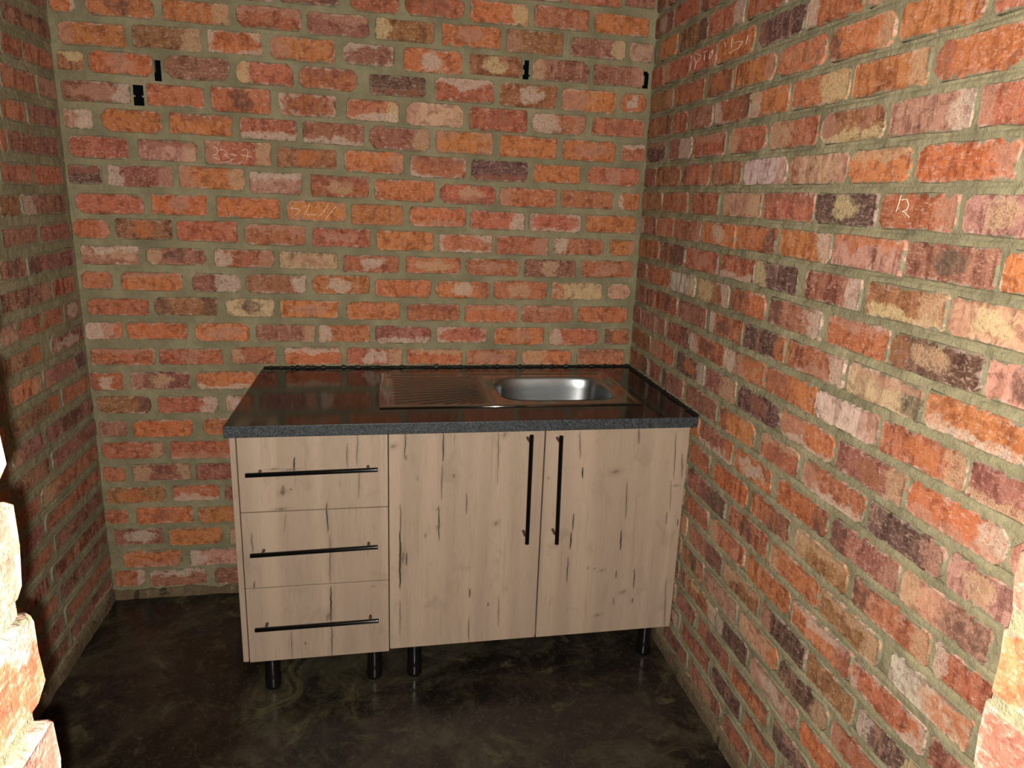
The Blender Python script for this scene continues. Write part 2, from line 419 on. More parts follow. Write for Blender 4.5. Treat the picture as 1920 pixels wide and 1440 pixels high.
ROWS_RIGHT = """
-2: -11 -238 m|-254 -468 r
-1: 9 -80 m|-99 -318 r ps|-334 -554 m
0: 9 -157 m wc|-170 -366 r|-381 -584 r dl|-597 -820 o
1: -57 -213 o|-235 -439 b dr|-450 -669 r wr|-686 -888 r|-900 -1094 o
2: 0 -108 r|-117 -340 r cl|-348 -520 r|-527 -744 o|-763 -972 d ml|-981 -1188 o wl|-1198 -1367 p cr
3: -10 -218 b pr|-232 -458 r mt|-476 -640 b oc|-652 -867 o pr|-880 -1079 o cs|-1089 -1299 o dl cr|-1311 -1513 o|-1529 -1666 r ws
4: 3 -220 b dr|-234 -352 r|-365 -533 m cs|-554 -760 r wl dr|-768 -951 o wl|-960 -1182 r yR|-1191 -1407 o cr|-1419 -1610 o ml
5: -17 -188 d pt|-222 -405 m wR|-418 -639 r pt|-662 -865 r cl|-881 -1087 r cL|-1100 -1311 b pl yb|-1321 -1525 p wr|-1538 -1688 r cr pl
6: -4 -113 m|-123 -342 b|-355 -560 r dl|-571 -751 b oc|-766 -981 w pr|-988 -1215 c ml pr|-1215 -1402 o ct|-1415 -1635 o pr
7: 10 -194 b pl|-214 -418 r|-446 -640 r|-667 -880 p cr|-889 -1113 r mt|-1121 -1327 d yc|-1338 -1534 r pr|-1545 -1706 p cc
8: 2 -159 m wl|-169 -315 r cs|-329 -534 r pr|-549 -759 o wc|-768 -972 o dr|-989 -1198 o wr|-1204 -1425 p ot|-1429 -1635 m gc|-1644 -1773 o
9: -1 -205 r|-225 -438 m dR|-450 -671 r pi|-688 -883 r wb|-892 -1087 d yl|-1123 -1322 m wr|-1339 -1550 b yb cr|-1556 -1735 c pl yc
10: -9 -107 m|-118 -328 r ml|-333 -536 w cr|-556 -759 b yL wr|-778 -964 o dL|-983 -1206 m wr dl|-1226 -1425 o pt|-1429 -1650 d cc bl|-1655 -1808 p dc
11: -23 -209 m ds|-219 -413 r dc|-422 -634 m ps|-656 -858 r wl dc|-873 -1076 d or|-1088 -1308 r pb wr|-1322 -1535 c gr pt|-1542 -1769 o wb
12: 6 -79 m|-91 -330 m ws|-345 -524 m dr|-537 -774 r dc wl|-781 -998 p wl oR|-1003 -1228 o mL|-1222 -1441 w pr|-1444 -1658 r cr oc|-1662 -1842 m cb
13: -14 -201 b|-217 -422 r pL|-449 -663 d wr oc|-671 -862 m cR|-875 -1091 d mc|-1096 -1314 o pL wb|-1328 -1535 m cr bc|-1539 -1761 o wr pb|-1767 -1903 p cr
14: 3 -183 b dr|-194 -321 m wl|-341 -523 m gl|-548 -767 m|-785 -990 o dl|-1020 -1194 r ct mc|-1217 -1437 r wb pl|-1449 -1653 d pr|-1661 -1800 p cc
15: -586 -662 o|-674 -885 m or wb|-898 -1094 o wi|-1122 -1331 o dr|-1345 -1560 m dl pr|-1563 -1771 p cl dR
16: -618 -762 r|-787 -991 o|-1012 -1197 r dR|-1225 -1422 b cl ct|-1442 -1661 r cr dl|-1666 -1802 r wl
17: -626 -887 m gR|-904 -1115 r dc|-1128 -1339 o cl|-1347 -1549 b ct cr|-1575 -1775 w oR
18: -626 -792 r|-807 -1018 r cl|-1033 -1246 o|-1253 -1477 o wt mr|-1478 -1689 r or we|-1697 -1885 m
19: -676 -905 m dR|-915 -1111 b cl ct|-1130 -1332 d pl|-1339 -1508 b|-1519 -1694 d wl yr
20: -645 -800 b gc|-803 -1017 p|-1029 -1232 p cl or|-1236 -1440 d cr|-1450 -1605 r pl
21: -648 -683 m|-687 -908 b yt wr|-912 -1095 d wl|-1110 -1338 p wi|-1345 -1514 o dr
22: -642 -782 m|-802 -1010 m dc|-1023 -1227 o dt|-1248 -1416 d pt
23: -693 -899 m|-917 -1097 d|-1115 -1279 r dt
24: -778 -998 m pc|-1015 -1172 m rc
"""
ROWS_LEFT = """
1: -273 -8 m dl
2: -297 1 m dt
3: -320 -204 r|-194 0 r
4: -344 -144 r|-130 -5 p
5: -367 -232 o|-219 -14 m
6: -390 -354 r|-348 -26 m ps
7: -414 -234 r|-224 -26 r
8: -437 -327 b|-321 -26 m wl
9: -447 -241 m|-234 -17 m
10: -484 -336 m dc|-330 -16 m dl
11: -507 -207 m pr|-196 -31 r
12: -530 -436 p|-430 -144 r|-132 -12 m wi
13: -554 -308 b or|-254 -9 m wi
14: -521 -338 o cr|-324 -102 m pl|-89 -15 d
15: -544 -238 b or|-223 -11 r
16: -556 -364 m cl|-357 8 m dc
17: -568 -349 b|-338 8 m
18: -585 -442 r|-432 4 r cl
19: -579 -442 m|-431 10 r
20: -587 -401 r|-390 1 m
21: -595 -443 m|-432 3 r
22: -602 -411 r|-400 5 m
23: -610 -396 m|-384 8 r
24: -566 -380 m|-368 -5 m wb
"""
CHALK = [('back', [[(451, 1644), (461, 1641), (465, 1631), (460, 1621), (450, 1618)], [(472, 1637), (485, 1635), (497, 1621), (484, 1622)], [(447, 1611), (462, 1607), (470, 1602)], [(470, 1596), (487, 1597), (504, 1602), (509, 1606), (500, 1609), (484, 1621)], [(502, 1623), (524, 1620)], [(539, 1636), (551, 1643), (556, 1641), (559, 1632), (557, 1622), (553, 1607)], [(534, 1623), (549, 1621), (572, 1616)]]), ('back', [[(689, 1456), (704, 1454), (720, 1452), (711, 1440), (702, 1431)], [(691, 1455), (693, 1443)], [(752, 1473), (744, 1455), (733, 1435)], [(740, 1436), (758, 1435), (771, 1437)], [(814, 1473), (797, 1448), (781, 1431)], [(839, 1468), (821, 1446), (803, 1422)]]), ('right', [[(-1393, 1559), (-1389, 1539), (-1386, 1529)], [(-1395, 1551), (-1409, 1552), (-1417, 1543), (-1414, 1533), (-1403, 1530)], [(-1403, 1530), (-1410, 1528), (-1424, 1519)]]), ('right', [[(-366, 1971), (-387, 1952), (-379, 1933)], [(-374, 1980), (-423, 1964), (-394, 1951)], [(-445, 1963), (-445, 1948)], [(-433, 1972), (-464, 1972)], [(-479, 1947), (-479, 1959), (-498, 1968), (-498, 1954), (-479, 1946)]]), ('right', [[(-620, 1976), (-619, 1952)], [(-572, 1976), (-582, 1961)], [(-637, 1962), (-686, 1957), (-660, 1942)], [(-710, 1966), (-703, 1945)], [(-605, 1940), (-659, 1944)]])]
CRACKS = {
 'drawer': ([(0.8926, 0.7803, 0.0397, 0.00106, 0.7, 0.02), (0.9215, 0.7972, 0.0525, 0.0008, 0.8, 0.017), (0.924, 0.692, 0.0524, 0.0008, 0.7, 0.052), (0.7449, 0.7584, 0.0229, 0.00159, 1, 0.037), (0.7116, 0.6789, 0.0168, 0.00425, 0.5, 0.041), (0.7341, 0.6811, 0.0044, 0.0008, 0.9, 0.038), (0.8315, 0.5876, 0.0508, 0.00117, 1, -0.011), (0.8361, 0.451, 0.0854, 0.00085, 0.8, 0.026), (0.8351, 0.2997, 0.0656, 0.00159, 1, 0.025), (0.8344, 0.1722, 0.0617, 0.00133, 0.8, 0.025), (0.6188, 0.518, 0.0333, 0.0008, 0.9, -0.004), (0.6173, 0.3786, 0.0165, 0.00106, 0.9, 0.05), (0.7115, 0.5754, 0.0316, 0.0008, 0.5, 0.114), (0.7155, 0.1702, 0.051, 0.00106, 0.6, 0.0), (0.7557, 0.1712, 0.0058, 0.0008, 0.9, 0.034)],
  [(0.7108, 0.6725, 0.0085, 0.0064), (0.6889, 0.7451, 0.0106, 0.0027), (0.7365, 0.7419, 0.0138, 0.0027), (0.7018, 0.6208, 0.0138, 0.0037), (0.8267, 0.2578, 0.0074, 0.0138), (0.9609, 0.3523, 0.0048, 0.0021)]),
 'left': ([(1.0577, 0.8073, 0.0453, 0.00106, 0.9, 0.022), (1.0616, 0.7684, 0.0091, 0.0008, 0.9, -0.0), (1.1693, 0.7975, 0.0498, 0.00159, 0.9, 0.007), (1.1668, 0.686, 0.0618, 0.0008, 0.9, 0.012), (1.1599, 0.5526, 0.0611, 0.00117, 1, -0.028), (1.2427, 0.6123, 0.0358, 0.00085, 0.9, -0.021), (1.0447, 0.5613, 0.063, 0.00085, 0.9, 0.002), (1.043, 0.437, 0.1057, 0.00212, 1, 0.002), (1.0621, 0.437, 0.024, 0.00106, 1, -0.0), (1.2598, 0.3062, 0.0178, 0.00117, 1, -0.022), (1.2585, 0.1727, 0.0472, 0.00085, 0.9, -0.022), (1.3355, 0.7778, 0.0682, 0.00085, 0.8, -0.022), (1.3351, 0.6961, 0.0245, 0.0008, 0.5, -0.032), (1.3196, 0.2608, 0.0081, 0.00096, 0.9, -0.029), (1.354, 0.2327, 0.0607, 0.00085, 0.7, -0.033), (1.0416, 0.2376, 0.0678, 0.00074, 0.8, 0.002), (1.203, 0.7052, 0.0067, 0.00085, 0.8, -0.017), (1.0939, 0.7026, 0.0106, 0.00085, 0.5, -0.004), (1.1198, 0.5135, 0.0084, 0.00085, 0.8, -0.007)],
  [(1.0236, 0.8046, 0.0085, 0.0064), (1.0521, 0.4447, 0.0053, 0.0181), (1.3359, 0.5426, 0.0064, 0.0074), (1.1568, 0.5989, 0.0042, 0.0032), (1.3535, 0.8324, 0.0053, 0.0074), (1.1564, 0.541, 0.0042, 0.0053)]),
 'right': ([(1.5901, 0.7907, 0.045, 0.00106, 0.8, -0.063), (1.6049, 0.7009, 0.0195, 0.00159, 1, -0.064), (1.5843, 0.5347, 0.0317, 0.00127, 1, 0.008), (1.5805, 0.471, 0.0321, 0.00159, 1, 0.009), (1.5751, 0.3663, 0.0494, 0.00106, 0.9, -0.013), (1.7787, 0.82, 0.0303, 0.00138, 0.8, -0.086), (1.7549, 0.6009, 0.0664, 0.00085, 0.9, -0.03), (1.7481, 0.4612, 0.0387, 0.00159, 1, -0.035), (1.7417, 0.3385, 0.0152, 0.00138, 0.8, 0.036), (1.8056, 0.3186, 0.04, 0.00127, 0.9, -0.012), (1.8054, 0.2366, 0.0109, 0.00106, 0.9, 0.078), (1.9062, 0.7489, 0.082, 0.00085, 0.9, -0.045), (1.9053, 0.6103, 0.0569, 0.00085, 0.7, -0.068), (1.9345, 0.7116, 0.0458, 0.00106, 0.8, -0.103), (1.9387, 0.5133, 0.015, 0.00106, 0.9, -0.101), (1.899, 0.5331, 0.0236, 0.00106, 0.7, 0.074), (1.925, 0.215, 0.1051, 0.00085, 0.8, -0.057), (1.7407, 0.2385, 0.0141, 0.00085, 0.7, -0.076), (1.4962, 0.687, 0.0069, 0.0008, 0.7, -0.051)],
  [(1.71, 0.6999, 0.0138, 0.0074), (1.77, 0.272, 0.0085, 0.0064), (1.6437, 0.3682, 0.0032, 0.0032), (1.6675, 0.3648, 0.0032, 0.0021), (1.6919, 0.3565, 0.0053, 0.0037), (1.9196, 0.6446, 0.0085, 0.0027), (1.6881, 0.1913, 0.0096, 0.0042)]),
}

TONES = {'o': (181, 111, 69), 'r': (165, 99, 71), 'm': (142, 92, 76), 'd': (98, 73, 65), 'p': (174, 131, 111),
         'w': (192, 177, 161), 'c': (184, 154, 122), 'b': (143, 98, 66), 'y': (196, 179, 136), 'g': (78, 77, 65)}
PLACE = {'l': (.08, .5, .17, .80), 'c': (.50, .52, .20, .38), 'r': (.92, .5, .17, .80), 'L': (.18, .5, .34, .9),
         'R': (.82, .5, .34, .9), 't': (.5, .98, .70, .33), 'b': (.5, .02, .70, .30), 'e': (.5, .5, .48, .47),
         'i': (.5, .5, .34, .30), 's': (.5, .5, .5, .5)}
PITCH_Z = .085
ROOM_X, ROOM_Y, TOP = 1.955, -2.11, 2.44

def parse_rows(txt, has_h, right_wall=True):
    rows = {}
    for line in txt.strip().split('\n'):
        k, rest = line.split(': ', 1); k = int(k); L = []
        for e in rest.split('|'):
            a = e.split()
            s0, s1 = int(a[0])/1000, int(a[1])/1000
            if has_h: dz, h, code = int(a[2])/1000, int(a[3])/1000, a[4:]
            else: dz, h, code = 0.0, (.067 if right_wall else .062), a[2:]
            if s1 < s0: s0, s1 = s1, s0
            L.append([s0, s1, dz, h, code])
        L.sort(key=lambda b: b[0])
        rows[k] = L
    return rows

CODES = ['o', 'r', 'm', 'o pt', 'r wl', 'm wr', 'd', 'o pi', 'r pr', 'b', 'p cc', 'r', 'o', 'm dc', 'r we', 'o', 'r mt', 'p', 'w pr', 'r', 'o cr', 'm cs', 'd yl']
def fill(rows, k, lo, hi):
    """complete the course outside the stretch the photograph shows"""
    L = rows.get(k, [])
    R = random.Random(100+k)
    def mk(a, b, dz): return [a, b, dz, .066 + R.uniform(-.002, .002), R.choice(CODES).split()]
    if not L:
        s = lo + (.004 if k % 2 else -.10)
        out = []
        while s < hi - .03:
            a, b = max(s, lo+.004), min(s+.203+R.uniform(-.006, .006), hi-.004)
            if b-a > .04: out.append(mk(a, b, 0))
            s = b + .019 if b > s else s+.22
        return out
    out = list(L)
    dz0, dz1 = L[0][2], L[-1][2]
    s = L[0][0] - .018
    while s - lo > .05:
        a = max(s-.204+R.uniform(-.006, .006), lo+.004)
        out.append(mk(a, s, dz0)); s = a - .018
    s = L[-1][1] + .018
    while hi - s > .05:
        b = min(s+.204+R.uniform(-.006, .006), hi-.004)
        out.append(mk(s, b, dz1)); s = b + .018
    out.sort(key=lambda b: b[0])
    # close any gap in the middle
    gaps = []
    for A, B in zip(out, out[1:]):
        if B[0]-A[1] > .09: gaps.append(mk(A[1]+.016, B[0]-.016, A[2]))
    return out + gaps

def brick_mesh(length, height, proud, seed, depth=.030, ragged=1.0, corner=None):
    """front face in local XZ, +Y points into the room, origin at centre of the face"""
    R = random.Random(seed)
    a, b = length/2, height/2
    c = corner or R.choice((.007, .010, .013, .020))
    pts = []
    nl = 4 if length > .14 else 2
    def edge(p, q, n):
        for i in range(1, n): pts.append((p[0]+(q[0]-p[0])*i/n, p[1]+(q[1]-p[1])*i/n))
    cs = [R.uniform(.4, 1.3)*c for _ in range(4)]
    cs = [min(x, a*.6, b*.6) for x in cs]
    P = [(-a+cs[0], -b), (a-cs[1], -b), (a, -b+cs[1]), (a, b-cs[2]), (a-cs[2], b), (-a+cs[3], b), (-a, b-cs[3]), (-a, -b+cs[0])]
    n = [nl, 1, 2, 1, nl, 1, 2, 1]
    for i in range(8):
        p, q = P[i], P[(i+1) % 8]
        pts.append(p); edge(p, q, n[i])
    j = .0019*ragged
    pts = [(x+R.uniform(-j, j), z+R.uniform(-j, j)) for x, z in pts]
    N = len(pts)
    tx, tz = R.uniform(-.006, .006)*ragged, R.uniform(-.02, .02)*ragged
    verts = []
    for x, z in pts:
        f = 1 - .0032/max(.01, math.hypot(x, z))
        verts.append((x*f, proud + x*tx + z*tz + R.uniform(-.0006, .0006), z*f))
    for x, z in pts: verts.append((x, proud - .0045 + x*tx + z*tz, z))
    for x, z in pts: verts.append((x*1.01, -depth, z*1.01))
    faces = [list(range(N))]
    for i in range(N):
        k2 = (i+1) % N
        faces.append((i, N+i, N+k2, k2)); faces.append((N+i, 2*N+i, 2*N+k2, N+k2))
    me = bpy.data.meshes.new('brick')
    me.from_pydata([(-x, y, z) for x, y, z in verts], [], [list(reversed(f)) for f in faces])
    uv = me.uv_layers.new(name='UVMap')
    for lp in me.loops:
        co = me.vertices[lp.vertex_index].co
        uv.data[lp.index].uv = (.5 - co.x/length, .5 + co.z/height)
    me.polygons.foreach_set('use_smooth', [i != 0 for i in range(len(me.polygons))])
    me.materials.append(BRICK)
    me.update()
    return me

def dress(o, code, R, band):
    base = s2l(TONES[code[0]])
    k = R.uniform(.86, 1.12)
    o['tone'] = [min(.9, base[0]*k*R.uniform(.95, 1.05)), min(.9, base[1]*k*R.uniform(.9, 1.1)), min(.9, base[2]*k*R.uniform(.9, 1.1))]
    for i in (1, 2):
        if len(code) > i:
            col, pl = code[i][0], (code[i][-1] if code[i][-1] in PLACE else 'c')
            cu, cv, ru, rv = PLACE[pl]
            ring, st = float(pl == 'e'), float(pl == 's')
        else:
            col, cu, cv, ru, rv, ring, st = code[0], 5.0, 5.0, .1, .1, 0.0, 0.0
        o['patch_place_%d' % i] = [cu, cv, ru]
        o['patch_form_%d' % i] = [rv, ring, st]
        o['patch_tone_%d' % i] = list(s2l(TONES[col]))
    o['banding'] = band
    o['mortar_smear'] = 0.0

def mortar_grid(name, s0, s1, z0, z1, step, to_world, holes=(), amp=.0022, stepz=None, struck=0.0):
    ns, nz = int(round((s1-s0)/step)), int(round((z1-z0)/(stepz or step)))
    verts, faces = [], []
    for j in range(nz+1):
        for i in range(ns+1):
            s, z = s0+(s1-s0)*i/ns, z0+(z1-z0)*j/nz
            edge = i in (0, ns) or j in (0, nz)
            d = 0 if edge else noise.noise(Vector((s*31+len(name)*3, z*31, 1.7)))*amp + noise.noise(Vector((s*9, z*9, 5)))*amp
            if struck and not edge:
                # weather-struck bed joints: cut back under the brick above
                tz = (z/PITCH_Z) % 1.0 - .5
                tz = tz*PITCH_Z - .0055
                d -= struck*math.exp(-(tz/.0032)**2)*max(0.0, .65+1.3*noise.noise(Vector((s*14, z*6, 8))))
            verts.append(to_world(s, z, d))
    for j in range(nz):
        for i in range(ns):
            s, z = s0+(s1-s0)*(i+.5)/ns, z0+(z1-z0)*(j+.5)/nz
            if holes:
                jx, jz = noise.noise(Vector((s*45, z*45, 3)))*.006, noise.noise(Vector((s*45, z*45, 9)))*.006
                if any(h[0] < s+jx < h[1] and h[2] < z+jz < h[3] for h in holes): continue
            a = j*(ns+1)+i
            faces.append((a, a+1, a+ns+2, a+ns+1))
    return mesh(name, verts, faces, True)

REC = .0050      # depth of the joints behind the brick faces
BRICKS = {}
def brick_wall(name, rows, has_h, lo, hi, place, rot, ks, depth=.03, band=.35, skip=()):
    """place(s, z, out) -> world point; rot = z rotation turning local +Y to the room"""
    me, seed = None, 0
    wall = BRICKS['obj_'+name]
    for k in ks:
        L = fill(rows, k, lo, hi)
        for n, (s0, s1, dz, h, code) in enumerate(L):
            z = (25-k)*PITCH_Z + dz
            if z+h/2 > TOP-.005: continue
            seed = (hash_name(name)*1000 + (k+5)*40 + n)
            R = random.Random(seed)
            if k == 25:
                h = .048; z = (25-k)*PITCH_Z + .040
            proud = R.uniform(-.0015, .0025)
            o = link('brick', brick_mesh(s1-s0, h, proud, seed), None, wall)
            o.location = place((s0+s1)/2, z, 0)
            o.rotation_euler = (0, R.uniform(-.006, .006), rot)
            dress(o, code, R, band*R.uniform(.3, 1.6))
            if name == 'right' and k > 17: o['mortar_smear'] = .012*(k-17)
            if name == 'left':
                o['mortar_smear'] = R.uniform(.05, .11)
                tn = o['tone']; g = sum(tn)/3
                o['tone'] = [g*.14+tn[0]*.92, g*.14+tn[1]*.92, g*.14+tn[2]*.86]
            BRICKS.setdefault(name, []).append((s0, s1, z, o, proud))
def hash_name(n): return {'back': 1, 'right': 2, 'left': 3}[n]

# ------------------------------------------------------------------ floor, ceiling
fl_me = mesh('floor', [(-.05, -4.2, 0), (2.6, -4.2, 0), (2.6, .05, 0), (-.05, .05, 0), (-.05, -4.2, -.1), (2.6, -4.2, -.1), (2.6, .05, -.1), (-.05, .05, -.1)],
             [(0, 1, 2, 3), (7, 6, 5, 4), (0, 4, 5, 1), (1, 5, 6, 2), (2, 6, 7, 3), (3, 7, 4, 0)])
tag(link('floor', fl_me, FLOOR), 'dark polished concrete floor with mottled greenish stains', None, None, 'structure')
bm = bmesh.new(); add_box(bm, (-.02, ROOM_Y-.2, TOP), (ROOM_X+.02, .02, TOP+.1))
tag(link('ceiling', from_bm('ceiling', bm), CEIL), None, None, None, 'structure')

# ------------------------------------------------------------------ walls
rows_b, rows_r, rows_l = parse_rows(ROWS_BACK, True), parse_rows(ROWS_RIGHT, False), parse_rows(ROWS_LEFT, False, False)
if 25 in rows_b: del rows_b[25]
holes_b = [(.288, .307, 1.838, 1.900), (.219, .249, 1.762, 1.820), (1.485, 1.504, 1.925, 1.985), (1.925, 1.944, 1.925, 1.980)]
me = mortar_grid('wall_back', -.02, ROOM_X+.02, 0, TOP, .0052, lambda s, z, d: (s, REC - d, z), holes_b)
BRICKS['obj_back'] = tag(link('wall_back', me, MORT), None, None, None, 'structure')
me = mortar_grid('wall_right', ROOM_Y, .01, 0, TOP, .0125, lambda s, z, d: (ROOM_X + .0042 - d, s, z), stepz=.0034, struck=.009)
me.flip_normals()
BRICKS['obj_right'] = tag(link('wall_right', me, MORT), None, None, None, 'structure')
me = mortar_grid('wall_left', ROOM_Y, .01, 0, TOP, .0125, lambda s, z, d: (-.0024 + d*.6, s, z), stepz=.0034, struck=.006)
BRICKS['obj_left'] = tag(link('wall_left', me, MORT), None, None, None, 'structure')
brick_wall('back', rows_b, True, 0, ROOM_X, lambda s, z, o: (s, -o, z), math.pi, range(-2, 25), band=.25)
brick_wall('right', rows_r, False, ROOM_Y, 0, lambda s, z, o: (ROOM_X-o, s, z), math.pi/2, range(-2, 25), band=.5)
brick_wall('left', rows_l, False, ROOM_Y, 0, lambda s, z, o: (o, s, z), -math.pi/2, range(-2, 25), band=.6)

# chalk marks left by the brickyard, on the face of their bricks
def chalk(wall, strokes):
    allp = [p for st in strokes for p in st]
    cs, cz = sum(p[0] for p in allp)/len(allp)/1000, sum(p[1] for p in allp)/len(allp)/1000
    best = min(BRICKS[wall], key=lambda b: abs((b[0]+b[1])/2-cs)+2*abs(b[2]-cz))
    o = best[3]; mw = Matrix.Translation(Vector(o.location)) @ o.rotation_euler.to_matrix().to_4x4()
    inv = mw.inverted()
    verts, faces = [], []
    R = random.Random(len(allp))
    for st in strokes:
        P = []
        for s, z in st:
            s, z = s/1000, z/1000
            w = Vector((s, 0, z)) if wall == 'back' else Vector((ROOM_X, s, z))
            q = inv @ w; P.append(Vector((q.x, best[4]+.0011, q.z)))
        # resample with a slight hand wobble
        Q = []
        for a, b in zip(P, P[1:]):
            for i in range(4): Q.append(a.lerp(b, i/4) + Vector((R.uniform(-.0006, .0006), 0, R.uniform(-.0006, .0006))))
        Q.append(P[-1])
        base = len(verts)
        for i, p in enumerate(Q):
            d = (Q[min(i+1, len(Q)-1)] - Q[max(i-1, 0)]).normalized()
            nrm = Vector((-d.z, 0, d.x)) * (.0008*R.uniform(.6, 1.2))
            verts += [p+nrm, p+Vector((0, .0006, 0)), p-nrm]
        for i in range(len(Q)-1):
            for k in (0, 1):
                a = base+i*3+k; faces.append((a, a+1, a+4, a+3))
    c = link('chalk_mark', mesh('chalk_mark', verts, faces), CHALKM, o)
for w, st in CHALK: chalk(w, st)

# mortar haunching where the walls meet the floor
def haunch(name, path, outv, h, d, seed):
    R = random.Random(seed); verts, faces = [], []
    a, b = Vector(path[0]), Vector(path[1]); n = 90
    outv = Vector(outv)
    for i in range(n+1):
        p = a.lerp(b, i/n)
        k = 1 + .5*noise.noise(Vector((i*.21, seed, 0))) + .25*noise.noise(Vector((i*.9, seed, 2)))
        hh, dd = h*k, d*(1+.6*noise.noise(Vector((i*.33, seed, 7))))
        for f, g in ((-.01, 1), (.25, .96), (.6, .62), (.9, .22), (1.0, 0)):
            verts.append(p + outv*(dd*f if f > 0 else -.012) + Vector((0, 0, hh*g + R.uniform(-.001, .001)*(g > 0))))
    for i in range(n):
        for k in range(4):
            q = i*5+k; faces.append((q, q+1, q+6, q+5))
    return tag(link(name, mesh(name, [tuple(v) for v in verts], faces, True), DIRTY), None, None, None, 'structure')
haunch('baseboard_right', ((ROOM_X, 0, 0), (ROOM_X, ROOM_Y, 0)), (-1, 0, 0), .045, .010, 3)
haunch('baseboard_left', ((0, ROOM_Y, 0), (0, 0, 0)), (1, 0, 0), .040, .009, 5)
haunch('baseboard_back', ((0, 0, 0), (ROOM_X, 0, 0)), (0, -1, 0), .034, .010, 8)

# ------------------------------------------------------------------ front wall with the doorway the photo is taken through
FX0, FX1, FY0, FY1 = .757, 1.573, ROOM_Y, ROOM_Y-.215
fw_o = tag(empty('wall_front', (0, 0, 0)), None, None, None, 'structure')
def pier(name, x0, x1, z0, z1):
    bm = bmesh.new(); add_box(bm, (x0, FY1+.004, z0), (x1, FY0-.002, z1))
    bmesh.ops.subdivide_edges(bm, edges=bm.edges[:], cuts=0)
    return link(name, from_bm(name, bm), MORT, fw_o)
pier('mortar_pier', -.35, FX0-.0038, 0, TOP)
pier('mortar_pier', FX1+.0038, 2.35, 0, TOP)
pier('mortar_lintel', FX0-.0038, FX1+.0038, 2.06, TOP)
LCODE = ['p wR', 'w pl', 'p cc', 'w', 'p wl', 'w pr']  # pale tones put the flash's overexposure into the left jamb's brick colour
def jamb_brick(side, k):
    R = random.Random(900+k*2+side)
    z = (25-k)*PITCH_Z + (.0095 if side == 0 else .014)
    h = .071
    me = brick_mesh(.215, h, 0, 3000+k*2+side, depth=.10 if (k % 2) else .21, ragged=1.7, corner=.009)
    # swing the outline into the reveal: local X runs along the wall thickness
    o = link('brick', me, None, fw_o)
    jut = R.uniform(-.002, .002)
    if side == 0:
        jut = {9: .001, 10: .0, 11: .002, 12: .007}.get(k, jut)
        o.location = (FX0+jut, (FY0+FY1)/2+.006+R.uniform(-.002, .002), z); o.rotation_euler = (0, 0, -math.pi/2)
        dress(o, {9: 'p wl', 10: 'p wc', 11: 'r pL wt', 12: 'p rc', 13: 'r pl'}.get(k, LCODE[k % 6]).split(), R, .1)  # whitish patches on the upper bricks imitate overexposure
    else:
        o.location = (FX1+jut, (FY0+FY1)/2+.005+R.uniform(-.002, .002), z); o.rotation_euler = (0, 0, math.pi/2)
        dress(o, ['r', 'm pr', 'r pl', 'm ps'][k % 4].split(), R, .1)
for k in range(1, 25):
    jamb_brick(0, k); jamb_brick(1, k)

# ------------------------------------------------------------------ kitchen unit
ZB, ZT = .122, .8560
YF = -.620                                   # face of the fronts
WOODS = {k: mat_wood('light_oak_%s' % k, CRACKS[k]) for k in CRACKS}
WOOD = mat_wood('light_oak_plain')

def panel(name, lo, hi, mat, parent, bev=.0012, uvoff=(0, 0)):
    bm = bmesh.new(); add_box(bm, lo, hi, bev, 1)
    me = from_bm(name, bm); box_uv(me, uvoff)
    o = link(name, me, mat, None)
    if parent is not None:
        o.parent = parent; o.matrix_parent_inverse = Matrix.Translation(-Vector(parent_loc(parent)))
    return o
def parent_loc(p):
    # meshes below are modelled in world coordinates; only the empties carry an offset
    return Vector(p.location) if p.parent is None else Vector((0, 0, 0))
def attach(o, parent):
    o.parent = parent; o.matrix_parent_inverse = Matrix.Translation(-Vector(parent_loc(parent)))

def handle(a, b, posts, parent, axis):
    """round black bar with two short posts; a, b = bar ends"""
    bm = bmesh.new()
    add_tube(bm, a, b, .0066, n=20, bev=.001)
    h = link('handle', from_bm('handle', bm, True), BLACK)
    h.data.materials.append(BRONZE)
    bm = bmesh.new()
    for p in posts: add_tube(bm, (p[0], YF+.001, p[2]), (p[0], a[1], p[2]), .0045, n=14)
    me2 = from_bm('post', bm, True)
    b2 = bmesh.new(); b2.from_mesh(h.data); n0 = len(b2.faces); b2.from_mesh(me2)
    b2.faces.ensure_lookup_table()
    for f in b2.faces[n0:]: f.material_index = 1
    b2.to_mesh(h.data); b2.free()
    for p in h.data.polygons: p.use_smooth = len(p.vertices) == 4
    attach(h, parent)
    h['label'] = 'long black bar handle'
    return h

def foot(x, y, parent):
    bm = bmesh.new()
    prof = [(.023, ZB+.001), (.023, ZB-.004), (.023, .056), (.023, .050), (.0245, .044), (.0245, .038), (.0245, .018), (.0245, .012), (.0235, .004), (.021, .001)]
    n = 28; rings = []
    for r, z in prof: rings.append([bm.verts.new((x+r*math.cos(2*math.pi*i/n), y+r*math.sin(2*math.pi*i/n), z)) for i in range(n)])
    for k in range(len(rings)-1):
        for i in range(n): bm.faces.new((rings[k][(i+1) % n], rings[k][i], rings[k+1][i], rings[k+1][(i+1) % n]))
    bm.faces.new(rings[0]); bm.faces.new(list(reversed(rings[-1])))
    me = from_bm('leg', bm)
    for p in me.polygons: p.use_smooth = len(p.vertices) == 4
    o = link('leg', me, PLASTIC); attach(o, parent)

